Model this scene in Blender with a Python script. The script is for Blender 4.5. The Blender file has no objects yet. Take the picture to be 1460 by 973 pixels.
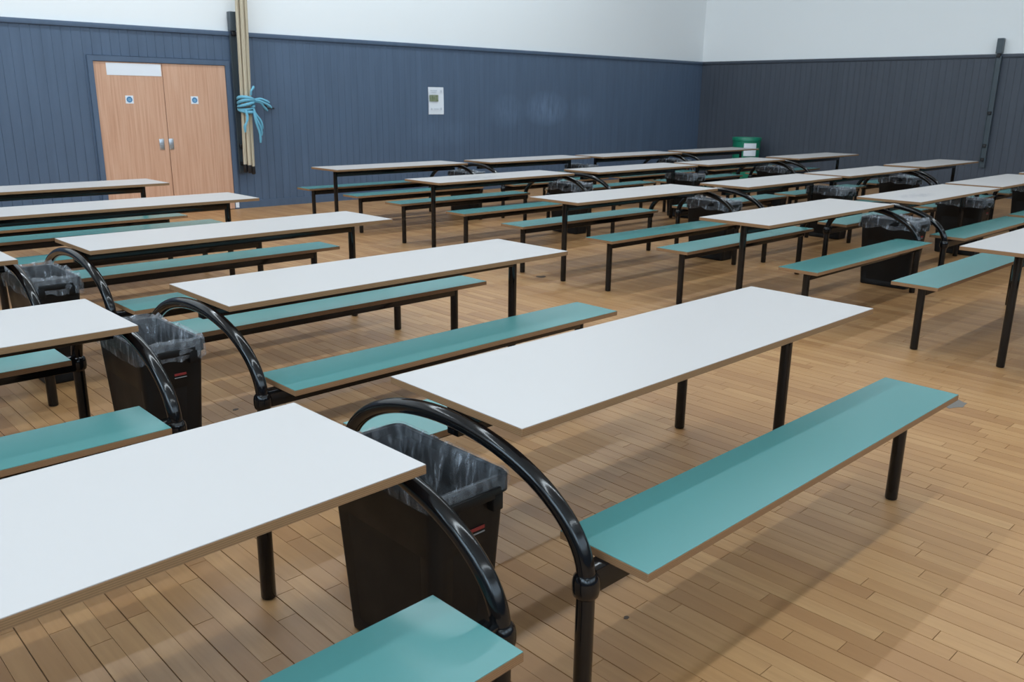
import bpy, bmesh, math, random
from mathutils import Vector, Matrix
random.seed(7)
scene = bpy.context.scene
C = scene.collection
PI = math.pi

# ------------------------------------------------------------------ camera
cam_d = bpy.data.cameras.new('camera')
cam_o = bpy.data.objects.new('camera', cam_d); C.objects.link(cam_o)
FW = Vector((0.66721119, 0.69354148, -0.27171575)); RT = Vector((0.72292599, -0.69082322, 0.01188652)); UP = Vector((0.17946376, 0.2043612, 0.96230414))
CAM = Vector((0, 0, 1.56735))
FPX = 1217.22
cam_o.matrix_world = Matrix(((RT.x, UP.x, -FW.x, CAM.x), (RT.y, UP.y, -FW.y, CAM.y), (RT.z, UP.z, -FW.z, CAM.z), (0, 0, 0, 1)))
cam_d.sensor_fit = 'HORIZONTAL'; cam_d.sensor_width = 36; cam_d.lens = FPX * 36 / 1460
cam_d.dof.use_dof = True; cam_d.dof.focus_distance = 3.4; cam_d.dof.aperture_fstop = 7.5
scene.camera = cam_o

# ------------------------------------------------------------------ view, world
vs = scene.view_settings
vs.view_transform = 'Standard'; vs.look = 'None'; vs.gamma = 1; vs.use_curve_mapping = False
vs.exposure = -0.05
w = bpy.data.worlds.new('world'); scene.world = w; w.use_nodes = True
w.node_tree.nodes['Background'].inputs[0].default_value = (.75, .85, 1, 1)
w.node_tree.nodes['Background'].inputs[1].default_value = 0.3

# room extents
XL, XR, YB, YF, ZC = -5.5, 16.867, -7.0, 11.777, 7.2
AW = -0.023                                   # the door wall runs very slightly off square

# ------------------------------------------------------------------ lights: ceiling battens, high left windows, added front-wall windows
def area(name, loc, rot, sx, sy, power, col):
    l = bpy.data.lights.new(name, 'AREA'); l.shape = 'RECTANGLE'; l.size = sx; l.size_y = sy; l.energy = power; l.color = col
    o = bpy.data.objects.new(name, l); C.objects.link(o); o.location = loc; o.rotation_euler = rot
    return o
P_STRIP = (240, 340, 330, 480); P_LEFT = 100; P_FRONT = 25
ROWS_Y = (-4.0, 0.62, 5.2, 9.8)
for yy, pw in zip(ROWS_Y, P_STRIP):
    area('ceiling_batten_light', (4.2, yy, ZC - .36), (0, 0, 0), 17, .2, pw, (.83, .935, 1.0))
# daylight through the high windows along the left wall
WIN_Y = (-4.4, 0.2, 4.8)
for yy in WIN_Y:
    area('window_and_fill_daylight', (XL + .08, yy, 4.6), (0, -PI / 2, 0), 2.3, 3.6, P_LEFT, (.55, .80, 1.0))
WIN_FILL_X = (-2.6, 2.2, 7.0, 11.8)  # unseen front-wall windows, added to throw cool light onto the door wall
for xx in WIN_FILL_X:
    area('window_and_fill_daylight', (xx, YB + .08, 4.6), (PI / 2, 0, 0), 3.6, 2.3, P_FRONT, (.55, .80, 1.0))

# ------------------------------------------------------------------ materials
def mat(name, col, rough=.5, metal=0, coat=0, spec=.5):
    m = bpy.data.materials.new(name); m.use_nodes = True
    b = m.node_tree.nodes['Principled BSDF']
    b.inputs['Base Color'].default_value = (*col, 1); b.inputs['Roughness'].default_value = rough; b.inputs['Metallic'].default_value = metal
    b.inputs['Coat Weight'].default_value = coat; b.inputs['Specular IOR Level'].default_value = spec
    return m
class NT:
    def __init__(s, m): s.m = m; s.t = m.node_tree; s.b = s.t.nodes['Principled BSDF']
    def n(s, typ, **kw):
        n = s.t.nodes.new(typ)
        for k, v in kw.items(): setattr(n, k, v)
        return n
    def l(s, a, b): s.t.links.new(a, b)
    def math(s, op, a, b=None, c=None):
        n = s.n('ShaderNodeMath', operation=op)
        for i, v in enumerate((a, b, c)):
            if v is None: continue
            if isinstance(v, (int, float)): n.inputs[i].default_value = v
            else: s.l(v, n.inputs[i])
        return n.outputs[0]
    def mapping(s, src, scale):
        n = s.n('ShaderNodeMapping'); n.inputs['Scale'].default_value = scale; s.l(src, n.inputs[0]); return n.outputs[0]
    def noise(s, vec, scale, detail=3, rough=.5):
        n = s.n('ShaderNodeTexNoise'); n.inputs['Scale'].default_value = scale; n.inputs['Detail'].default_value = detail; n.inputs['Roughness'].default_value = rough
        s.l(vec, n.inputs['Vector']); return n.outputs['Fac']
    def ramp(s, fac, stops):
        n = s.n('ShaderNodeValToRGB'); e = n.color_ramp.elements
        while len(e) < len(stops): e.new(.5)
        for x, (p, c) in zip(e, stops): x.position = p; x.color = (*c, 1) if len(c) == 3 else c
        s.l(fac, n.inputs[0]); return n.outputs[0]
    def mix(s, fac, a, b, mode='MIX'):
        n = s.n('ShaderNodeMix', data_type='RGBA', blend_type=mode)
        for i, v in ((0, fac), (6, a), (7, b)):
            if isinstance(v, (int, float)): n.inputs[i].default_value = v
            elif isinstance(v, tuple): n.inputs[i].default_value = (*v, 1)
            else: s.l(v, n.inputs[i])
        return n.outputs[2]
    def bump(s, h, strength, dist):
        n = s.n('ShaderNodeBump'); n.inputs['Strength'].default_value = strength; n.inputs['Distance'].default_value = dist
        s.l(h, n.inputs['Height']); s.l(n.outputs[0], s.b.inputs['Normal'])

M = {}
# white laminate (and two table tops with pencil smudges)
def laminate(name, col, smudge=None, rough=.3, spec=.5):
    m = mat(name, col, rough, 0, 0, spec); k = NT(m)
    tc = k.n('ShaderNodeTexCoord').outputs['Object']
    c = k.mix(k.math('MULTIPLY', k.noise(tc, 1.2, 1), .06), col, tuple(x * .9 for x in col))
    if smudge:
        sx, sy, r1, r2 = smudge
        sp = k.n('ShaderNodeSeparateXYZ'); k.l(tc, sp.inputs[0])
        dx = k.math('DIVIDE', k.math('SUBTRACT', sp.outputs[0], sx), r1); dy = k.math('DIVIDE', k.math('SUBTRACT', sp.outputs[1], sy), r2)
        d = k.math('ADD', k.math('MULTIPLY', dx, dx), k.math('MULTIPLY', dy, dy))
        msk = k.math('SUBTRACT', 1, d); msk = k.math('MAXIMUM', msk, 0)
        sc = k.noise(tc, 16, 5, .7)
        sc = k.ramp(sc, [(.42, (0, 0, 0)), (.6, (1, 1, 1))])
        c = k.mix(k.math('MULTIPLY', k.math('MULTIPLY', msk, sc), .75), c, (.22, .22, .25))
    k.l(c, k.b.inputs['Base Color'])
    return m
M['white'] = laminate('white_laminate', (.485, .458, .447), rough=.38, spec=.4)
M['white_s1'] = laminate('white_laminate_smudged', (.485, .458, .447), (1.35, .02, .42, .17), rough=.38, spec=.4)
M['white_s2'] = laminate('white_laminate_scribbled', (.485, .458, .447), (.55, -.03, .38, .13), rough=.38, spec=.4)
M['teal'] = laminate('teal_laminate', (.075, .235, .228), rough=.27, spec=.75)
# birch ply edge with darker glue lines
m = mat('plywood_edge', (.3, .2, .12), .6, 0, 0, .2); k = NT(m)
tc = k.n('ShaderNodeTexCoord').outputs['Object']
sp = k.n('ShaderNodeSeparateXYZ'); k.l(tc, sp.inputs[0])
st = k.math('FRACT', k.math('MULTIPLY', sp.outputs[2], 210))
st = k.ramp(st, [(.0, (0.187, 0.097, 0.045)), (.35, (0.333, 0.184, 0.089)), (.7, (0.391, 0.223, 0.110)), (1, (0.196, 0.102, 0.049))])
gr = k.noise(k.mapping(tc, (9, 9, 160)), 3, 4)
k.l(k.mix(k.math('MULTIPLY', gr, .55), st, (0.156, 0.085, 0.044)), k.b.inputs['Base Color'])
M['ply'] = m
m = mat('black_powder_coated_steel', (.0045, .0045, .005), .14, 0, 0, .4); k = NT(m)
k.l(k.math('MULTIPLY_ADD', k.noise(k.n('ShaderNodeTexCoord').outputs['Object'], 300, 2), .05, .11), k.b.inputs['Roughness'])
M['steel'] = m
m = mat('black_bin_plastic', (.006, .0052, .0048), .5, 0, 0, .3); k = NT(m)
tc = k.n('ShaderNodeTexCoord').outputs['Object']
k.bump(k.noise(tc, 260, 2), .12, .002)
k.l(k.math('MULTIPLY_ADD', k.noise(tc, 9, 3), .2, .38), k.b.inputs['Roughness'])
M['bin'] = m
# clear polythene liner
for nm_, st_ in (('film', (.05, .15, .5)), ('film_loose', (.08, .22, .62))):
  m = mat('clear_polythene', (.60, .64, .70), .22, 0, 0, .7); k = NT(m)
  tc = k.n('ShaderNodeTexCoord').outputs['Object']
  cr = k.noise(k.mapping(tc, (14, 14, 4)), 2.2, 5, .62)
  k.l(k.ramp(cr, [(p_, (a_,) * 3) for p_, a_ in zip((.40, .56, .68), st_)]), k.b.inputs['Alpha'])
  k.bump(cr, .7, .02)
  M[nm_] = m
M['red'] = mat('red_label', (.22, .018, .016), .5); M['greyline'] = mat('grey_label', (.25, .25, .25), .4)
# floor strips
m = mat('maple_strip', (.48, .32, .17), .4, 0, .25); k = NT(m); k.b.inputs['Coat Roughness'].default_value = .35
geo = k.n('ShaderNodeNewGeometry'); oi = k.n('ShaderNodeObjectInfo')
rnd = k.math('FRACT', k.math('ADD', geo.outputs['Random Per Island'], oi.outputs['Random']))
cv = k.n('ShaderNodeCombineXYZ'); k.l(k.math('MULTIPLY', rnd, 37), cv.inputs[0]); k.l(k.math('MULTIPLY', rnd, 91), cv.inputs[2])
va = k.n('ShaderNodeVectorMath', operation='ADD'); k.l(geo.outputs['Position'], va.inputs[0]); k.l(cv.outputs[0], va.inputs[1])
grain = k.noise(k.mapping(va.outputs[0], (26, 1.6, 10)), 1.6, 5, .6)
base = k.ramp(rnd, [(0, (0.314, 0.152, 0.054)), (.3, (0.374, 0.194, 0.073)), (.65, (0.414, 0.222, 0.087)), (1, (0.461, 0.261, 0.109))])
c = k.mix(k.ramp(grain, [(.35, (.0, .0, .0)), (.75, (.55, .55, .55))]), base, (0.287, 0.138, 0.049))
big = k.noise(geo.outputs['Position'], .55, 4)
c = k.mix(k.ramp(big, [(.45, (0, 0, 0)), (.75, (.35, .35, .35))]), c, (0.314, 0.163, 0.068))
spot = k.noise(geo.outputs['Position'], 5.2, 6, .75)
c = k.mix(k.ramp(spot, [(.70, (0, 0, 0)), (.78, (.7, .7, .7))]), c, (0.168, 0.093, 0.043))
k.l(c, k.b.inputs['Base Color'])
k.l(k.math('MULTIPLY_ADD', grain, .15, .42), k.b.inputs['Roughness'])
M['maple'] = m
M['joint'] = mat('dark_floor_joint', (.085, .045, .02), .7)
# painted match boarding
def paint(name, col, scuff):
    m = mat(name, col, .48, 0, 0, .4); k = NT(m)
    geo = k.n('ShaderNodeNewGeometry'); pos = geo.outputs['Position']
    ve = k.noise(k.mapping(pos, (7, 7, .5)), 1.5, 5, .6)
    c = k.mix(k.ramp(ve, [(.35, (0, 0, 0)), (.75, (.5, .5, .5))]), col, tuple(x * 1.35 + .004 for x in col))
    oi = k.n('ShaderNodeObjectInfo')
    c = k.mix(k.math('MULTIPLY', oi.outputs['Random'], .10), c, tuple(x * .72 for x in col))
    if scuff:                                          # chalky rubbed patches at ball height
        sp = k.n('ShaderNodeSeparateXYZ'); k.l(pos, sp.inputs[0])
        tot = None
        for (sx, sz, rx, rz, a) in ((12.0, 1.42, .62, .34, .85), (11.0, 1.36, .45, .34, .45), (13.0, 1.4, .35, .3, .35), (9.6, 1.0, .8, .25, .22)):
            dx = k.math('DIVIDE', k.math('SUBTRACT', sp.outputs[0], sx), rx); dz = k.math('DIVIDE', k.math('SUBTRACT', sp.outputs[2], sz), rz)
            d = k.math('ADD', k.math('MULTIPLY', dx, dx), k.math('MULTIPLY', dz, dz))
            f = k.math('MULTIPLY', k.math('MAXIMUM', k.math('SUBTRACT', 1, d), 0), a)
            tot = f if tot is None else k.math('MAXIMUM', tot, f)
        br = k.noise(k.mapping(pos, (9, 9, 2.2)), 1.3, 5, .65)
        tot = k.math('MULTIPLY', tot, k.ramp(br, [(.35, (.15, .15, .15)), (.62, (1, 1, 1))]))
        c = k.mix(k.math('MULTIPLY', tot, .75), c, tuple(min(1, x * 2.1 + .02) for x in col))
    k.l(c, k.b.inputs['Base Color'])
    k.bump(ve, .15, .004)
    return m
M['slate'] = paint('slate_paint_cool_lit', (.080, .118, .182), True)  # cool light on the door wall put into the slate: bluer and lighter
M['slate_r'] = paint('slate_paint_dim_lit', (.06, .070, .090), False)  # similar slate for the right wall, its duller, less blue light in the colour
M['groove'] = mat('board_groove_paint', (.072, .105, .16), .6)
def plaster(name, col):
    m = mat(name, col, .8, 0, 0, .2); k = NT(m)
    pos = k.n('ShaderNodeNewGeometry').outputs['Position']; f = k.noise(pos, .8, 4)
    k.l(k.mix(k.math('MULTIPLY', f, .12), col, tuple(x * .85 for x in col)), k.b.inputs['Base Color']); return m
M['plaster'] = plaster('white_wall_plaster', (.87, .885, .89)); M['ceil'] = plaster('white_ceiling', (.78, .78, .77))
# door veneer
m = mat('beech_veneer', (.62, .34, .21), .42); k = NT(m)
tc = k.n('ShaderNodeTexCoord').outputs['Object']
g1 = k.noise(k.mapping(tc, (34, 34, .9)), 1.4, 5, .6)
k.l(k.ramp(g1, [(.3, (.54, .285, .175)), (.5, (.63, .36, .235)), (.72, (.70, .435, .30))]), k.b.inputs['Base Color'])
M['beech'] = m
M['silver'] = mat('satin_steel', (.55, .58, .62), .3, .9); M['paper'] = mat('white_paper', (.80, .83, .88), .6)
M['blue'] = mat('sign_blue', (.045, .20, .40), .4); M['bluelight'] = mat('sign_pale_blue', (.35, .55, .72), .4)
M['print'] = mat('faint_print', (.58, .62, .68), .6)
m = mat('printed_photo', (.2, .25, .15), .5); k = NT(m)
tc = k.n('ShaderNodeTexCoord').outputs['Object']
k.l(k.ramp(k.noise(k.mapping(tc, (22, 1, 14)), 1.5, 3), [(.3, (.08, .10, .07)), (.5, (.22, .26, .14)), (.7, (.30, .31, .34))]), k.b.inputs['Base Color'])
M['photo'] = m
m = mat('rope_hemp', (.56, .47, .34), .8); k = NT(m)
tc = k.n('ShaderNodeTexCoord').outputs['Object']
wv = k.n('ShaderNodeTexWave'); wv.inputs['Scale'].default_value = 14; k.l(k.mapping(tc, (1, 1, 1.2)), wv.inputs[0])
k.bump(wv.outputs['Fac'], .5, .01); k.l(k.mix(k.math('MULTIPLY', wv.outputs['Fac'], .35), (.58, .50, .37), (.42, .34, .23)), k.b.inputs['Base Color'])
M['rope'] = m
M['cord'] = mat('turquoise_cord', (.15, .43, .58), .7); M['black'] = mat('black_rubber', (.012, .012, .014), .5)
M['track'] = mat('grey_track_metal', (.065, .085, .10), .4, .1)
m = mat('green_plastic', (.008, .19, .11), .35); k = NT(m)
tc = k.n('ShaderNodeTexCoord').outputs['Object']
k.l(k.mix(k.noise(tc, 7, 3), (.006, .16, .09), (.012, .24, .14)), k.b.inputs['Base Color']); M['green'] = m
M['tape'] = mat('grey_tape_residue', (.15, .135, .12), .7); M['stain'] = mat('dark_floor_stain', (.07, .045, .03), .6)
M['chip'] = mat('pale_glass_chip', (.33, .36, .32), .3)
M['win'] = mat('window_frame_white', (.7, .7, .7), .4)
m = mat('daylit_window_pane', (.7, .8, .9), .2); k = NT(m)
k.b.inputs['Emission Color'].default_value = (.66, .83, 1, 1); k.b.inputs['Emission Strength'].default_value = 2.0; M['pane'] = m
m = mat('lit_diffuser', (.8, .8, .8), .4); k = NT(m)
k.b.inputs['Emission Color'].default_value = (1, .95, .87, 1); k.b.inputs['Emission Strength'].default_value = 4.0; M['diff'] = m

# ------------------------------------------------------------------ mesh helpers
def bm_box(bm, x0, x1, y0, y1, z0, z1):
    v = [bm.verts.new(p) for p in ((x0,y0,z0),(x1,y0,z0),(x1,y1,z0),(x0,y1,z0),(x0,y0,z1),(x1,y0,z1),(x1,y1,z1),(x0,y1,z1))]
    for f in ((3,2,1,0),(4,5,6,7),(0,1,5,4),(1,2,6,5),(2,3,7,6),(3,0,4,7)): bm.faces.new([v[i] for i in f])
def mesh_of(bm, name, mt, smooth=False, bevel=0, seg=2):
    if bevel:
        bmesh.ops.bevel(bm, geom=list(bm.edges), offset=bevel, segments=seg, affect='EDGES', profile=.5)
    bmesh.ops.recalc_face_normals(bm, faces=list(bm.faces))
    me = bpy.data.meshes.new(name); bm.to_mesh(me); bm.free()
    if smooth:
        for p in me.polygons: p.use_smooth = True
        if smooth != 'all':
            try: me.set_sharp_from_angle(angle=math.radians(38))
            except Exception: pass
    me.materials.append(mt); return me
def box_me(name, mt, x0, x1, y0, y1, z0, z1, bevel=0, seg=2):
    bm = bmesh.new(); bm_box(bm, x0, x1, y0, y1, z0, z1); return mesh_of(bm, name, mt, bool(bevel), bevel, seg)
def tube(bm, pts, r, n=14, cap=True):
    pts = [Vector(p) for p in pts]; rings = []
    t0 = (pts[1] - pts[0]).normalized()
    ref = Vector((1, 0, 0)) if abs(t0.x) < .9 else Vector((0, 1, 0))
    nrm = (ref - t0 * ref.dot(t0)).normalized()
    for i, p in enumerate(pts):
        t = (pts[min(i + 1, len(pts) - 1)] - pts[max(i - 1, 0)]).normalized()
        nrm = (nrm - t * nrm.dot(t)).normalized(); b = t.cross(nrm)
        rr = r[i] if isinstance(r, (list, tuple)) else r
        rings.append([bm.verts.new(p + (nrm * math.cos(2 * PI * j / n) + b * math.sin(2 * PI * j / n)) * rr) for j in range(n)])
    for a, c in zip(rings, rings[1:]):
        for j in range(n): bm.faces.new((a[j], a[(j + 1) % n], c[(j + 1) % n], c[j]))
    if cap: bm.faces.new(rings[0][::-1]); bm.faces.new(rings[-1])
def tube_me(name, mt, pts, r, n=14):
    bm = bmesh.new(); tube(bm, pts, r, n); return mesh_of(bm, name, mt, True)
def lathe_me(name, mt, prof, n=24, closed=True):
    bm = bmesh.new(); rings = []
    for r, z in prof: rings.append([bm.verts.new((r * math.cos(2 * PI * j / n), r * math.sin(2 * PI * j / n), z)) for j in range(n)])
    for a, c in zip(rings, rings[1:]):
        for j in range(n): bm.faces.new((a[j], a[(j + 1) % n], c[(j + 1) % n], c[j]))
    if closed: bm.faces.new(rings[0][::-1]); bm.faces.new(rings[-1])
    return mesh_of(bm, name, mt, True)
def ob(name, me, parent=None, loc=(0, 0, 0), rz=0):
    o = bpy.data.objects.new(name, me); C.objects.link(o); o.parent = parent; o.location = loc; o.rotation_euler = (0, 0, rz); return o
def tag(o, label=None, cat=None, group=None, kind=None):
    for kk, v in (('label', label), ('category', cat), ('group', group), ('kind', kind)):
        if v: o[kk] = v
    return o

# ------------------------------------------------------------------ setting: floor of maple strips
floor = ob('floor', box_me('floor', M['joint'], XL, XR, YB, YF + .3, -.06, -.004)); tag(floor, kind='structure')
SW = .0672; GAP = .0016
def strip_me(bm, L, x=0, y=0, od=0):
    ga, gb = (.0013, .0002) if od else (.0002, .0013)
    x0, x1, y0, y1 = x + ga, x + SW - gb, y + .0006, y + L - .0006
    e = .0006
    lo = [bm.verts.new(p) for p in ((x0, y0, -.004), (x1, y0, -.004), (x1, y1, -.004), (x0, y1, -.004))]
    hi = [bm.verts.new(p) for p in ((x0 + e, y0 + e, 0), (x1 - e, y0 + e, 0), (x1 - e, y1 - e, 0), (x0 + e, y1 - e, 0))]
    bm.faces.new(hi)
    for i in range(4): bm.faces.new((lo[i], lo[(i + 1) % 4], hi[(i + 1) % 4], hi[i]))
def project(p):
    d = Vector(p) - CAM; z = d.dot(FW)
    return (730 + FPX * d.dot(RT) / z, 486.5 - FPX * d.dot(UP) / z, z) if z > .3 else None
LENS = (.34, .45, .56, .67, .78, .92)
strips = []
nx = int((XR - XL) / SW)
for i in range(nx):
    x = XL + i * SW; y = YB - random.random() * .9
    while y < YF + .2:
        li = random.randrange(6); L = LENS[li]
        if y >= YB: strips.append((x, y, li, i % 2))
        y += L
def seen(s):
    x, y, li, _ = s; pr = project((x + SW / 2, y + LENS[li] / 2, 0))
    if not pr or not (-20 < pr[0] < 1480 and 0 < pr[1] < 985): return 0
    return LENS[li] / pr[2] ** 3
order = sorted(range(len(strips)), key=lambda i: -seen(strips[i]))
near = order[:290]; rest = order[290:]
cache = {}
for i in near:
    x, y, li, od = strips[i]
    if (li, od) not in cache:
        bm = bmesh.new(); strip_me(bm, LENS[li], 0, 0, od); cache[li, od] = mesh_of(bm, 'floor_strip', M['maple'])
    ob('floor_strip', cache[li, od], floor, (x, y, 0))
bm = bmesh.new()
for i in rest:
    x, y, li, od = strips[i]; strip_me(bm, LENS[li], x, y, od)
tag(ob('floor_strips_beyond', mesh_of(bm, 'floor_strips_beyond', M['maple']), floor), kind='stuff')

# ------------------------------------------------------------------ walls
DZ0, DZ1 = 2.375, 2.435
DX0, DX1, DTOP = 3.97, 5.70, 1.978            # door opening
wb = ob('wall_back', box_me('wall_back', M['plaster'], XL - 6.5, XR - 6 + .02, 0, .25, 0, ZC), None, (6, YF, 0), AW); tag(wb, kind='structure')
BW = .1135
dado = ob('boarding_backing', box_me('boarding_backing', M['groove'], XL - 6.3, XR - 6, -.012, 0, 0, DZ0), wb)
cache = {}
def board(parent, x0, x1, z0, z1, mt, tagname='board'):
    key = (round(x1 - x0, 4), z0, z1, mt.name)
    if key not in cache: cache[key] = box_me(tagname, mt, .001, x1 - x0 - .001, -.026, -.012, z0, z1, .0015, 1)
    return ob(tagname, cache[key], parent, (x0, 0, 0))
xs = -3.6
while xs < XR - 6 - .03:
    x1 = min(xs + BW, XR - 6 - .012); wx0, wx1 = xs + 6, x1 + 6
    if wx1 <= DX0 - .06 or wx0 >= DX1 + .07: board(wb, xs, x1, .105, DZ0, M['slate'])
    elif wx0 >= DX0 - .075 and wx1 <= DX1 + .085: board(wb, xs, x1, DTOP + .075, DZ0, M['slate'])
    else:
        board(wb, xs, x1, DTOP + .075, DZ0, M['slate'])
        if wx0 < DX0 - .06: board(wb, xs, DX0 - 6.06, .105, DTOP + .075, M['slate'])
        else: board(wb, DX1 - 6 + .06, x1, .105, DTOP + .075, M['slate'])
    xs = x1
ob('board', box_me('wide_board', M['slate'], XL - 6.3, -3.6, -.026, -.012, .105, DZ0), wb)
tr = ob('trim_1', box_me('dado_rail', M['slate'], XL - 6.3, XR - 6 - .03, -.05, 0, DZ0, DZ1, .004, 2), None, (6, YF, 0), AW); tag(tr, kind='structure')
bm = bmesh.new(); bm_box(bm, XL - 6.3, DX0 - 6.06, -.04, -.0, 0, .105); bm_box(bm, DX1 - 6 + .06, XR - 6 - .03, -.04, 0, 0, .105)
tag(ob('baseboard_back', mesh_of(bm, 'baseboard_back', M['slate']), None, (6, YF, 0), AW), kind='structure')

wr = ob('wall_right', box_me('wall_right', M['plaster'], XR, XR + .25, YB, YF, 0, ZC)); tag(wr, kind='structure')
ob('boarding_backing', box_me('boarding_backing', M['groove'], XR - .012, XR, YB, 11.52, 0, DZ0), wr)
bm = bmesh.new(); y = 11.5
while y > YB + .2:
    bm_box(bm, XR - .026, XR - .012, y - BW + .0015, y - .0015, .105, DZ0); y -= BW
tag(ob('board_panelling', mesh_of(bm, 'board_panelling', M['slate_r']), wr), kind='stuff')
tag(ob('trim_2', box_me('dado_rail', M['slate_r'], XR - .05, XR, YB, 11.48, DZ0, DZ1, .004, 2)), kind='structure')
tag(ob('baseboard_right', box_me('baseboard_right', M['slate_r'], XR - .04, XR, YB, 11.48, 0, .105)), kind='structure')
wl = ob('wall_left', box_me('wall_left', M['plaster'], XL - .25, XL, YB, YF + .25, 0, ZC)); tag(wl, kind='structure')
wf = ob('wall_front', box_me('wall_front', M['plaster'], XL, XR, YB - .25, YB, 0, ZC)); tag(wf, kind='structure')
for par, bx in ((wl, (XL, XL + .026, YB + .03, YF, 0, DZ0)), (wf, (XL + .03, XR - .03, YB, YB + .026, 0, DZ0))):
    ob('boarding', box_me('boarding', M['slate'], *bx), par)
ce = ob('ceiling', box_me('ceiling', M['ceil'], XL, XR, YB, YF + .3, ZC, ZC + .2)); tag(ce, kind='structure')
for yy in ROWS_Y:
    ob('batten_housing', box_me('batten_housing', M['win'], -4.4, 12.8, yy - .14, yy + .14, ZC - .34, ZC - .02), ce)
for q, yy in enumerate(WIN_Y):
    wn = ob('window_%d' % (q + 1), box_me('window_frame', M['win'], XL - .005, XL + .03, yy - 1.95, yy + 1.95, 3.35, 5.85)); tag(wn, kind='structure')
    for a in range(3):
        ob('pane', box_me('pane', M['pane'], XL + .03, XL + .04, yy - 1.85 + a * 1.25, yy - .65 + a * 1.25, 3.45, 5.75), wn)

for q, xx in enumerate(WIN_FILL_X):  # frames and panes of the added front-wall fill windows
    wn = ob('window_%d' % (q + 4), box_me('window_frame', M['win'], xx - 1.95, xx + 1.95, YB - .005, YB + .03, 3.35, 5.85)); tag(wn, kind='structure')
    for a in range(3):
        ob('pane', box_me('pane', M['pane'], xx - 1.85 + a * 1.25, xx - .65 + a * 1.25, YB + .03, YB + .04, 3.45, 5.75), wn)

# ------------------------------------------------------------------ double door
def wallpt(x, d, z=0):                          # point in front of the door wall: x along, d out from it
    return (6 + (x - 6) * math.cos(AW) + d * math.sin(AW), YF + (x - 6) * math.sin(AW) - d * math.cos(AW), z)
fr = bmesh.new()
bm_box(fr, DX0 - 6.065, DX0 - 6.0, -.06, -.0, 0, DTOP + .07); bm_box(fr, DX1 - 6 + .003, DX1 - 6 + .065, -.06, 0, 0, DTOP + .07); bm_box(fr, DX0 - 6.0, DX1 - 6 + .003, -.06, 0, DTOP + .005, DTOP + .07)
t3 = ob('trim_3', mesh_of(fr, 'door_frame', M['slate']), None, (6, YF, 0), AW); tag(t3, kind='structure')
ob('frame_foot', box_me('frame_foot', M['paper'], DX1 - 6 + .004, DX1 - 6 + .055, -.066, -.0605, .02, .135), t3)
mid = 4.832
def sign(parent, x, z, r, y):
    p = ob('door_sign', box_me('door_sign', M['paper'], -r, r, -.003, 0, -r, r), parent, (x, y, z))
    bm = bmesh.new(); bmesh.ops.create_circle(bm, cap_ends=True, radius=r * .74, segments=24)
    ex = bmesh.ops.extrude_face_region(bm, geom=list(bm.faces)); bmesh.ops.translate(bm, vec=(0, 0, .0015), verts=[v for v in ex['geom'] if isinstance(v, bmesh.types.BMVert)])
    d = mesh_of(bm, 'sign_disc', M['blue']); o = ob('sign_disc', d, p, (0, -.003, 0)); o.rotation_euler = (PI / 2, 0, 0)
    bm = bmesh.new()
    for zz, hw in ((.012, .35), (-.002, .45), (-.016, .32)): bm_box(bm, -r * hw, r * hw, -.0052, -.0045, zz - .0035, zz + .0035)
    ob('sign_marking', mesh_of(bm, 'sign_marking', M['bluelight']), p)
for q, (x0, x1) in enumerate(((DX0 + .004, mid - .004), (mid + .004, DX1))):
    d = ob('door_%d' % (q + 1), box_me('door_leaf', M['beech'], x0 - 6, x1 - 6, -.045, -.002, .008, DTOP, .002, 1), None, (6, YF, 0), AW); tag(d, kind='structure')
    sign(d, (4.372 if q == 0 else 5.235) - 6, 1.515, .05, -.045)
    hx = (4.735 if q == 0 else 4.862) - 6
    h = ob('pull_handle', box_me('handle_plate', M['silver'], hx - .032, hx + .032, -.05, -.045, .865, 1.01, .003, 2), d)
    ob('finger_recess', box_me('finger_recess', M['greyline'], hx - .018, hx + .018, -.0515, -.049, .885, .93, .001, 1), h)
    if q == 0:
        pl = ob('notice_plate', box_me('notice_plate', M['paper'], 4.125 - 6, 4.815 - 6, -.049, -.045, 1.815, 1.965), d); pl['label'] = 'blank white plate across top of the leaf'

# ------------------------------------------------------------------ poster
pt = bpy.data.objects.new('wall_poster', None); C.objects.link(pt); pt.location = wallpt(9.38, .0275, 1.32); pt.rotation_euler = (0, 0, AW)
tag(pt, 'white paper notice with small photo pinned on the blue boarded wall', 'poster')
bm = bmesh.new(); n = 8                        # slightly curled sheet
grid = [[bm.verts.new((-.16 + .32 * i / n + (.006 * math.sin(3 * j / n)), -.003 - .010 * (abs(i / n - .5) * 2) ** 2 * (1 - j / n) ** 1.5, .44 * j / n)) for i in range(n + 1)] for j in range(n + 1)]
for j in range(n):
    for i in range(n): bm.faces.new((grid[j][i], grid[j][i + 1], grid[j + 1][i + 1], grid[j + 1][i]))
ex = bmesh.ops.extrude_face_region(bm, geom=list(bm.faces)); bmesh.ops.translate(bm, vec=(0, .001, 0), verts=[v for v in ex['geom'] if isinstance(v, bmesh.types.BMVert)])
ob('sheet', mesh_of(bm, 'sheet', M['paper'], True), pt)
ob('photo', box_me('photo', M['photo'], -.143, .045, -.0145, -.0135, .21, .315), pt)
bm = bmesh.new()
for (x0, x1, z0, z1) in ((-.125, .02, .375, .392), (.085, .125, .355, .395), (-.10, .01, .352, .362), (-.11, -.085, .07, .105), (.085, .12, .07, .11), (-.06, .06, .09, .098), (-.05, .05, .075, .082)):
    bm_box(bm, x0, x1, -.0165, -.0155, z0, z1)
tag(ob('print', mesh_of(bm, 'print', M['print']), pt), kind='stuff')

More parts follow.
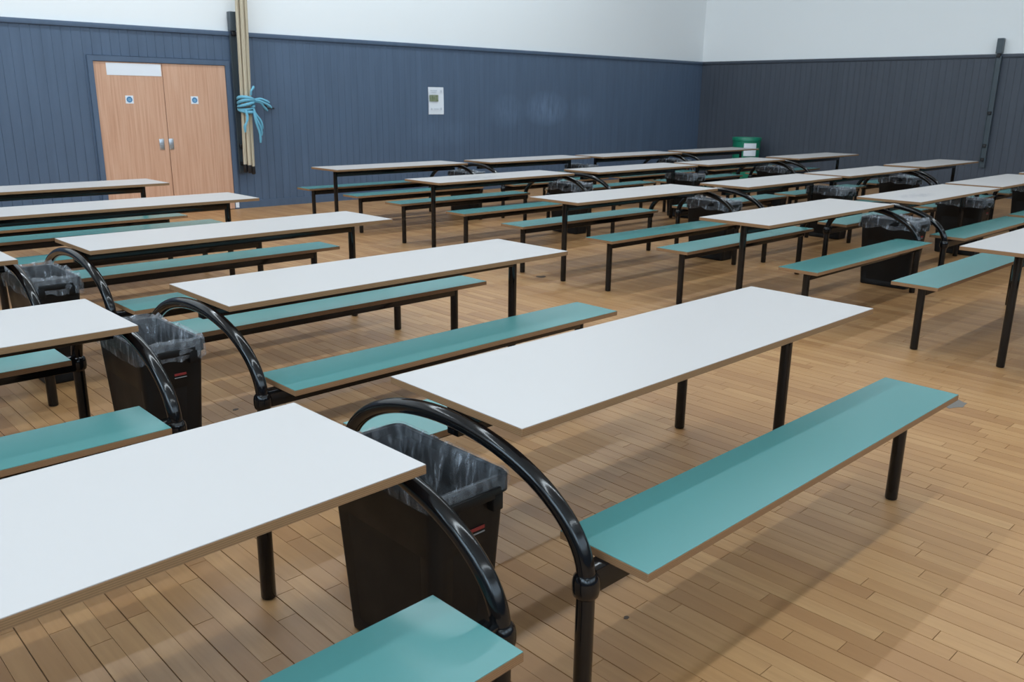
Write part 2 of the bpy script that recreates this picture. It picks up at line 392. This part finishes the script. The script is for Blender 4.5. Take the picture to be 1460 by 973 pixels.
# ------------------------------------------------------------------ wall tracks
def track(loc, rz, label):
    t = bpy.data.objects.new('wall_track', None); C.objects.link(t); t.location = loc; t.rotation_euler = (0, 0, rz)
    tag(t, label, 'wall track', 'slotted uprights on the walls')
    bm = bmesh.new(); bm_box(bm, -.05, .05, -.012, 0, .51, 2.40); bm_box(bm, -.05, -.042, -.03, -.012, .51, 2.40); bm_box(bm, .034, .05, -.045, -.012, .51, 2.40)
    ob('channel', mesh_of(bm, 'channel', M['track']), t)
    ob('top_cap', box_me('top_cap', M['track'], -.05, .05, -.065, .03, 2.44, 2.69, .004, 1), t)
    for z in (.62, .86, 1.42, 2.38): ob('clip', box_me('clip', M['black'], -.028, .03, -.06, -.012, z, z + .055, .006, 1), t)
    return t
track(wallpt(5.845, .055, 0), AW, 'dark slotted metal upright on the wall beside the wooden doors')
t2 = track((XR - .055, 5.42, 0), -PI / 2, 'dark slotted metal upright on the grey right-hand wall')

# ------------------------------------------------------------------ climbing ropes
RX = [(-.050, .0), (-.016, .048), (.040, .030), (.040, -.030), (-.016, -.048)]   # five ropes packed in a ring
labs = ['leftmost climbing rope of the tied bundle beside the doors', 'frontmost climbing rope of the tied bundle', 'front right climbing rope of the tied bundle', 'rear right climbing rope of the tied bundle', 'climbing rope at the back of the tied bundle']
for q, (dx, dd) in enumerate(RX):
    e = bpy.data.objects.new('climbing_rope', None); C.objects.link(e)
    zb = .50 + (.03, .02, .0, .04, .07)[q]
    bx, by, _ = wallpt(5.90, .20); e.location = (bx, by, zb)
    tag(e, labs[q], 'rope', 'climbing ropes tied in a bundle')
    pts = []
    for j in range(25):
        s = j / 24; z = zb + .1 + (ZC - zb - .1) * s
        pinch = 1.0 + .15 * min(1, abs(z - 1.45) / 1.2)
        lean = .0 + .055 * (z - 1.4) * (1 if z > 1.4 else .3) * .35 - (.035 if z < 1.4 else 0) * (1.4 - z) * -.9
        pts.append((dx * pinch + .022 * (z - 1.4), -dd * pinch, z - zb))
    ob('rope_strand', tube_me('rope_strand', M['rope'], pts, .0265, 10), e)
    p0 = Vector(pts[0]); ob('end_sleeve', tube_me('end_sleeve', M['black'], [p0 + Vector((.004, 0, -.10)), p0 + Vector((.003, 0, -.09)), p0 + Vector((0, 0, .012))], [.022, .029, .029], 10), e)
tc_ = bpy.data.objects.new('tie_cord', None); C.objects.link(tc_); tx, ty, _ = wallpt(5.90, .20); tc_.location = (tx, ty, 1.33)
tag(tc_, 'turquoise cord knotted round the hanging climbing ropes', 'cord')
for q in range(5):
    z = .06 + q * .036; pts = []
    for j in range(25):
        a = 2 * PI * j / 24; pts.append((.102 * math.cos(a) + .002, .102 * math.sin(a), z + .03 * math.sin(a + q)))
    ob('loop', tube_me('loop', M['cord'], pts, .023, 8), tc_)
ob('strap', tube_me('strap', M['black'], [(.118 * math.cos(2 * PI * j / 20), .118 * math.sin(2 * PI * j / 20), .095 + .008 * math.cos(2 * PI * j / 20)) for j in range(21)], .008, 8), tc_)
random.seed(3)
for (x, y0, z, ex_, ez) in ((.09, -.08, .2, .22, -.04), (.09, -.08, .19, .25, -.1), (.1, -.07, .18, .19, -.13), (-.06, -.11, .06, -.03, -.30), (-.04, -.11, .05, -.055, -.24), (.06, -.11, .05, .10, -.34), (.07, -.1, .06, .12, -.26), (.05, -.11, .08, .08, -.47), (.02, -.1, .26, .05, .12)):
    pts = [(x + ex_ * s + .012 * math.sin(7 * s + ex_ * 30), y0 - .02 * math.sin(PI * s), z + .03 * math.sin(PI * s) * (1 if abs(ex_) > .15 else 0) + ez * s) for s in [i / 8 for i in range(9)]]
    ob('loose_end', tube_me('loose_end', M['cord'], pts, [.015] * 7 + [.019, .011], 8), tc_)
hk = ob('wall_hook', None); hk.empty_display_size = .1; hk.location = wallpt(6.28, .027, 1.40); hk.rotation_euler = (0, 0, AW); tag(hk, 'small black L-shaped hook on wall right of the ropes', 'hook')
ob('hook_plate', box_me('hook_plate', M['black'], -.025, .025, -.012, 0, 0, .12, .003, 1), hk)
ob('hook_arm', box_me('hook_arm', M['black'], -.01, .13, -.03, -.012, .0, .022, .003, 1), hk)

# ------------------------------------------------------------------ dining table with attached benches
TL, TW, BO, BHW = 2.06, .293, .531, .148
LX = TL - .155; AX = -.008; KZ = .398
me = {}
me['core'] = box_me('tabletop', M['ply'], 0, TL, -TW, TW, .716, .7386, .0012, 1)
me['lam'] = box_me('laminate', M['white'], .0012, TL - .0012, -TW + .0012, TW - .0012, .7386, .7402)
me['lam1'] = box_me('laminate_smudged', M['white_s1'], .0012, TL - .0012, -TW + .0012, TW - .0012, .7386, .7402)
me['lam2'] = box_me('laminate_scribbled', M['white_s2'], .0012, TL - .0012, -TW + .0012, TW - .0012, .7386, .7402)
me['seat'] = box_me('bench_seat', M['ply'], .06, TL - .01, -BHW, BHW, .436, .4586, .0012, 1)
me['slam'] = box_me('bench_laminate', M['teal'], .0612, TL - .0112, -BHW + .0012, BHW - .0012, .4586, .4602)
me['tbeam'] = box_me('table_beam', M['steel'], .005, LX - .015, -.025, .025, .632, .716, .004, 2)
me['xbar'] = box_me('cross_bar', M['steel'], -.018, .018, -.262, .262, .704, .716, .002, 1)
me['bbeam'] = box_me('bench_beam', M['steel'], .012, LX - .015, -.025, .025, .368, .436, .004, 2)
def leg_prof(h): return [(.017, 0), (.0225, .002), (.0245, .007), (.0245, h)]
me['tleg'] = lathe_me('table_leg', M['steel'], leg_prof(.716), 20)
me['bleg'] = lathe_me('bench_leg', M['steel'], leg_prof(.436), 20)
me['aleg'] = lathe_me('arch_leg', M['steel'], leg_prof(KZ - .02), 20)
me['arch'] = tube_me('arch', M['steel'], [(AX, (BO + .009) * math.cos(PI * j / 40), KZ + .01 + .283 * math.sin(PI * j / 40)) for j in range(41)], .0245, 18)
me['knuckle'] = lathe_me('knuckle', M['steel'], [(.0245, -.036), (.033, -.028), (.036, -.012), (.036, .008), (.033, .022), (.0265, .03)], 20)
def make_table():
    t = bpy.data.objects.new('dining_table', None); C.objects.link(t)
    tt = ob('tabletop', me['core'], t); ob('laminate', me['lam'], tt)
    ob('table_beam', me['tbeam'], t); ob('table_leg', me['tleg'], t, (LX, 0, 0))
    for xb in (.36, .62, .90, 1.55): ob('cross_bar', me['xbar'], t, (xb, 0, 0))
    ar = ob('arch', me['arch'], t)
    for s in (-1, 1):
        b = ob('bench_seat', me['seat'], t, (0, s * BO, 0)); ob('laminate', me['slam'], b)
        ob('bench_beam', me['bbeam'], t, (0, s * BO, 0)); ob('bench_leg', me['bleg'], t, (LX, s * BO, 0))
        ob('arch_leg', me['aleg'], t, (AX, s * (BO + .009), 0)); ob('knuckle', me['knuckle'], ar, (AX, s * (BO + .009), KZ))
    return t
def copy_tree(o, parent=None):
    c = o.copy(); C.objects.link(c); c.parent = parent
    for ch in list(o.children): copy_tree(ch, c)
    return c
W_ = 'white table with teal benches, '
def rowname(r): return {'5': 'in the row nearest the blue wall', '4': 'in second row from blue wall', '3': 'in third row from blue wall', '2': 'in fourth row from blue wall'}[r]
TABLES = [  # name, x of the arch end, y, flipped, turn, label
    ('T0', 1.136, 1.765, 1, .02, 'white table filling the bottom left corner, its end overhanging the foreground bin'),
    ('T1', 1.468, 1.775, 0, -.006, 'large white foreground table whose long teal bench points toward the lower right'),
    ('L2', 1.131, 3.483, 1, -.005, 'white table cut by left edge, its corner hiding part of the second bin'),
    ('T2', 1.518, 3.547, 0, .007, 'white table directly behind the large foreground table, right of the second bin'),
    ('L3', 1.178, 5.225, 1, 0, 'white table at left edge showing only one corner, left of the third bin'),
    ('T3', 1.542, 5.261, 0, .012, 'white table third back on the door side of the aisle, right of third bin'),
    ('T4', 1.453, 7.072, 0, -.003, 'white table second nearest the wooden doors, its left end cut off'),
    ('T5', 1.403, 8.807, 0, -.001, 'white table right in front of the wooden doors, its left end cut off'),
    ('B1', 7.63, 1.557, 1, 0, 'white table cut by the right edge, above a short teal bench, nearest the camera there'),
]
A_ = {'2': 7.552, '3': 7.512, '4': 7.69, '5': 7.75}
YS = {'B': (3.366, 5.11, 7.21, 9.21), 'C': (3.281, 4.985, 7.13, 9.13), 'D': (3.315, 4.98, 7.075, 9.03), 'E': (3.29, 5.04, 7.03, 9.0)}
for i, r in enumerate('2345'):
    a = A_[r]; X = {'B': a - .04, 'C': a + .32, 'D': a + .32 + 2 * TL + .18, 'E': a + .68 + 2 * TL + .18}
    for c, o_ in zip('BCDE', ('first', 'second', 'third', 'fourth')):
        TABLES.append((c + r, X[c], YS[c][i], 1 if c in 'BD' else 0, -.012 if c + r == 'B3' else 0, W_ + o_ + ' from aisle ' + rowname(r)))
proto = make_table(); POS = {}
for i, (nm, x, y, fl, tw, lab) in enumerate(TABLES):
    t = proto if i == 0 else copy_tree(proto)
    t.location = (x, y, 0); t.rotation_euler = (0, 0, tw + (PI if fl else 0)); POS[nm] = (x, y)
    tag(t, lab, 'table', 'white dining tables with attached teal benches')
    if nm in ('C2', 'B4'):
        for ch in t.children:
            if ch.name.startswith('tabletop'): ch.children[0].data = me['lam1' if nm == 'B4' else 'lam2']

# ------------------------------------------------------------------ slim black bins and their liners
def rrect(hx, hy, r, n=5):
    pts = []
    for (cx, cy, a0) in ((hx - r, hy - r, 0), (-hx + r, hy - r, PI / 2), (-hx + r, -hy + r, PI), (hx - r, -hy + r, 1.5 * PI)):
        for j in range(n + 1): a = a0 + PI / 2 * j / n; pts.append((cx + r * math.cos(a), cy + r * math.sin(a)))
    return pts
def dense(pts, k=6):                             # subdivide the straight runs
    out = []
    for i, p in enumerate(pts):
        q = pts[(i + 1) % len(pts)]; out.append(p); d = math.hypot(q[0] - p[0], q[1] - p[1])
        if d > .08:
            for j in range(1, k): out.append((p[0] + (q[0] - p[0]) * j / k, p[1] + (q[1] - p[1]) * j / k))
    return out
def loft(bm, rings):
    vr = [[bm.verts.new(p) for p in ring] for ring in rings]
    for a, c in zip(vr, vr[1:]):
        n = len(a)
        for j in range(n): bm.faces.new((a[j], a[(j + 1) % n], c[(j + 1) % n], c[j]))
    return vr
def half(z): s = z / .56; return .104 + .03 * s, .208 + .036 * s      # half sizes of the body at height z
def ring(z, inset=0, rec=False, r=.028):
    hx, hy = half(z); hx -= inset; hy -= inset; out = []
    for (x, y) in dense(rrect(hx, hy, max(.008, r - inset)), 8):
        if rec:
            if abs(abs(x) - hx) < 1e-6 and abs(y) < hy * .74: x -= math.copysign(.009, x)
            if abs(abs(y) - hy) < 1e-6 and abs(x) < hx * .55: y -= math.copysign(.007, y)
        out.append((x, y, z))
    return out
bm = bmesh.new()
vr = loft(bm, [ring(0, .006), ring(.006), ring(.04), ring(.052, 0, True), ring(.40, 0, True), ring(.412), ring(.57), ring(.57, .006), ring(.03, .006)])
bm.faces.new(vr[0][::-1]); bm.faces.new(vr[-1])
me['bin'] = mesh_of(bm, 'bin_body', M['bin'], True)
RIMX, RIMY = .142, .256
def rr3(hx, hy, z, r=.034): return [(x, y, z) for x, y in dense(rrect(hx, hy, r), 8)]
bm = bmesh.new()
loft(bm, [rr3(.134, .246, .545), rr3(RIMX, RIMY, .55), rr3(RIMX, RIMY, .592), rr3(RIMX - .006, RIMY - .006, .60), rr3(RIMX - .014, RIMY - .014, .596), rr3(.1285, .239, .56), rr3(.134, .246, .545)])
me['rim'] = mesh_of(bm, 'bin_rim', M['bin'], True)
bm = bmesh.new()                                   # moulded grip: two lugs and a bar
for s in (-1, 1): bm_box(bm, s * .078 - .018, s * .078 + .018, -.268, -.238, .508, .562)
bm_box(bm, -.09, .09, -.268, -.256, .545, .575)
me['grip'] = mesh_of(bm, 'bin_grip', M['bin'], True, .004, 2)
lz = .475; ly = half(lz)[1]
me['label'] = box_me('bin_label', M['red'], -.025, .025, -.0025, 0, .012, .022, .0006, 1)
me['lline'] = box_me('bin_label_line', M['greyline'], -.025, .025, -.0025, 0, .002, .005)
def make_liner(seed, rough, lift, fold, name):
    rnd = random.Random(seed); bm = bmesh.new()
    def wob(pts, a, az):
        n = len(pts); ph = [rnd.random() * 6.28 for _ in range(6)]; out = []
        for j, (x, y, z) in enumerate(pts):
            t = 2 * PI * j / n
            s = sum(math.sin((k + 2) * 2.3 // 1 * t + ph[k]) for k in range(6)) / 3
            d = Vector((x, y, 0)).normalized() * s * a
            out.append((max(-.150, min(.150, x + d.x)), y + d.y, z + az * s * .6 + az * rnd.uniform(-.35, .35)))
        return out
    R = [wob(rr3(RIMX + .004 + rough * .10, RIMY + .004 + rough * .10, .60 - fold), .002 + rough * .25, .004 + rough * .5),
         wob(rr3(RIMX + .005 + rough * .15, RIMY + .005 + rough * .15, .60 - fold * .5), .0012 + rough * .3, .003),
         wob(rr3(RIMX + .0035, RIMY + .0035, .597), .0008, .001),
         wob(rr3(RIMX - .004, RIMY - .004, .606 + lift), .001 + rough * .15, .001 + rough * .4),
         wob(rr3(RIMX - .018, RIMY - .018, .599), .001, .001)]
    for z in (.52, .42, .30, .18):
        hx, hy = half(z); R.append(wob([(x, y, z) for x, y in dense(rrect(hx - .016, hy - .016, .02), 8)], .003, .006))
    hx, hy = half(.06); R.append([(x, y, .06) for x, y in dense(rrect(hx - .02, hy - .02, .02), 8)])
    vr = loft(bm, R); bm.faces.new(vr[-1])
    return mesh_of(bm, name, M['film_loose' if rough else 'film'], 'all')
me['lin0'] = make_liner(1, .0, .0, .042, 'liner_neat')
me['lin1'] = make_liner(2, .022, .008, .075, 'liner_loose')
me['lin2'] = make_liner(5, .032, .012, .085, 'liner_bulky')
def make_bin():
    b = bpy.data.objects.new('waste_bin', None); C.objects.link(b)
    ob('body', me['bin'], b); ob('rim', me['rim'], b)
    ob('grip', me['grip'], b); ob('grip', me['grip'], b, rz=PI)
    l = ob('label', me['label'], b, (.025, -ly - .0005, lz - .03)); l['label'] = 'small red maker label'; ob('label_line', me['lline'], l)
    return b
def mid_x(a, b): return (POS[a][0] + POS[b][0]) / 2
BINS = [  # x, y, turn, liner, where
    (1.342, 1.785, 0, 0, 'in the foreground under the black arches'),
    (1.312, 3.60, 0, 1, 'behind the bottom left table, second from the camera'),
    (1.358, 5.25, 0, 2, 'at the left edge, third from the camera'),
]
for r, i in zip('2345', range(4)):
    rn = rowname(r)[3:]
    gb = (POS['B' + r][0] + POS['C' + r][0]) / 2; gc = (POS['C' + r][0] + POS['D' + r][0]) / 2; gd = (POS['D' + r][0] + POS['E' + r][0]) / 2
    yb = {'2': 3.12, '3': 4.97, '4': 7.14, '5': 9.16}[r]; yc = {'2': 3.35, '3': 4.86, '4': 7.1, '5': 9.1}[r]; yd = {'2': 3.3, '3': 5.0, '4': 7.05, '5': 9.0}[r]
    BINS += [(gb, yb, 0, 2, 'between first and second tables ' + rn), (gc, yc, -.03, 1, 'between second and third tables ' + rn), (gd, yd, 0, 1 + i % 2, 'between third and fourth tables ' + rn)]
for kk in ('bin', 'rim', 'grip', 'lin0', 'lin1', 'lin2'):
    for v in me[kk].vertices: v.co.x *= .97
bproto = make_bin()
for i, (x, y, tw, li, wh) in enumerate(BINS):
    b = bproto if i == 0 else copy_tree(bproto)
    b.location = (x, y, 0); b.rotation_euler = (0, 0, tw); tag(b, 'slim black bin ' + wh, 'bin', 'black slim waste bins')
    l = ob('bin_liner', me['lin%d' % li], None, (x, y, 0), tw); tag(l, 'clear liner inside the bin ' + wh, 'bin liner', 'clear bin liners')

# ------------------------------------------------------------------ green tub in the corner
g = bpy.data.objects.new('green_tub', None); C.objects.link(g); g.location = (16.35, 9.93, 0); tag(g, 'round green plastic tub standing in the far corner', 'tub')
ob('body', lathe_me('tub_body', M['green'], [(.235, 0), (.245, .01), (.275, .45), (.288, .80), (.30, .805), (.302, .86), (.296, .87), (.284, .86), (.27, .78), (.235, .02)], 32), g)
for z in (.28, .55): ob('rib', lathe_me('rib', M['green'], [(.255 + z * .03, z - .015), (.272 + z * .03, z - .008), (.272 + z * .03, z + .008), (.255 + z * .03, z + .015)], 32, False), g)
bm = bmesh.new(); rings = []                        # curved paper sheet on its side
for j in range(7):
    z = .50 + .26 * j / 6; r = .288
    rings.append([bm.verts.new((-(r + .006) * math.cos(a), -(r + .006) * math.sin(a), z)) for a in [math.radians(22 + 52 * q / 8) for q in range(9)]])
for a, c in zip(rings, rings[1:]):
    for j in range(8): bm.faces.new((a[j], a[j + 1], c[j + 1], c[j]))
ex = bmesh.ops.extrude_face_region(bm, geom=list(bm.faces))
for v in ex['geom']:
    if isinstance(v, bmesh.types.BMVert): v.co.xy *= .99
ob('paper_notice', mesh_of(bm, 'paper_notice', M['paper'], True), g)

# ------------------------------------------------------------------ marks on the floor
def blob(name, x, y, rx, ry, mt, label, cat, seed):
    rnd = random.Random(seed); bm = bmesh.new(); n = 14
    lo = []
    for j in range(n):
        a = 2 * PI * j / n; k_ = rnd.uniform(.7, 1.1); lo.append(bm.verts.new((rx * k_ * math.cos(a), ry * k_ * math.sin(a), 0)))
    f = bm.faces.new(lo); ex = bmesh.ops.extrude_face_region(bm, geom=[f]); bmesh.ops.translate(bm, vec=(0, 0, .0012), verts=[v for v in ex['geom'] if isinstance(v, bmesh.types.BMVert)])
    o = ob(name, mesh_of(bm, name, mt), None, (x, y, .0003)); tag(o, label, cat)
blob('tape_patch', 4.79, 1.485, .10, .045, M['tape'], 'grey tape patch on the floor past the foreground bench end', 'tape', 1)
blob('floor_mark', 5.56, 5.40, .05, .05, M['stain'], 'small round dark socket cover on the floor in the aisle', 'floor mark', 2)
blob('dark_crumb', 1.90, 1.44, .012, .008, M['stain'], 'tiny dark crumb on the floor beside the foreground arch leg', 'crumb', 3)
blob('glass_chip', .67, 2.71, .03, .02, M['chip'], 'pale flake on the floor at the foreground left table edge', 'flake', 4)
blob('leaf_scrap', 1.86, 4.0, .018, .012, M['stain'], 'tiny brown scrap on the floor behind the second arch', 'scrap', 5)
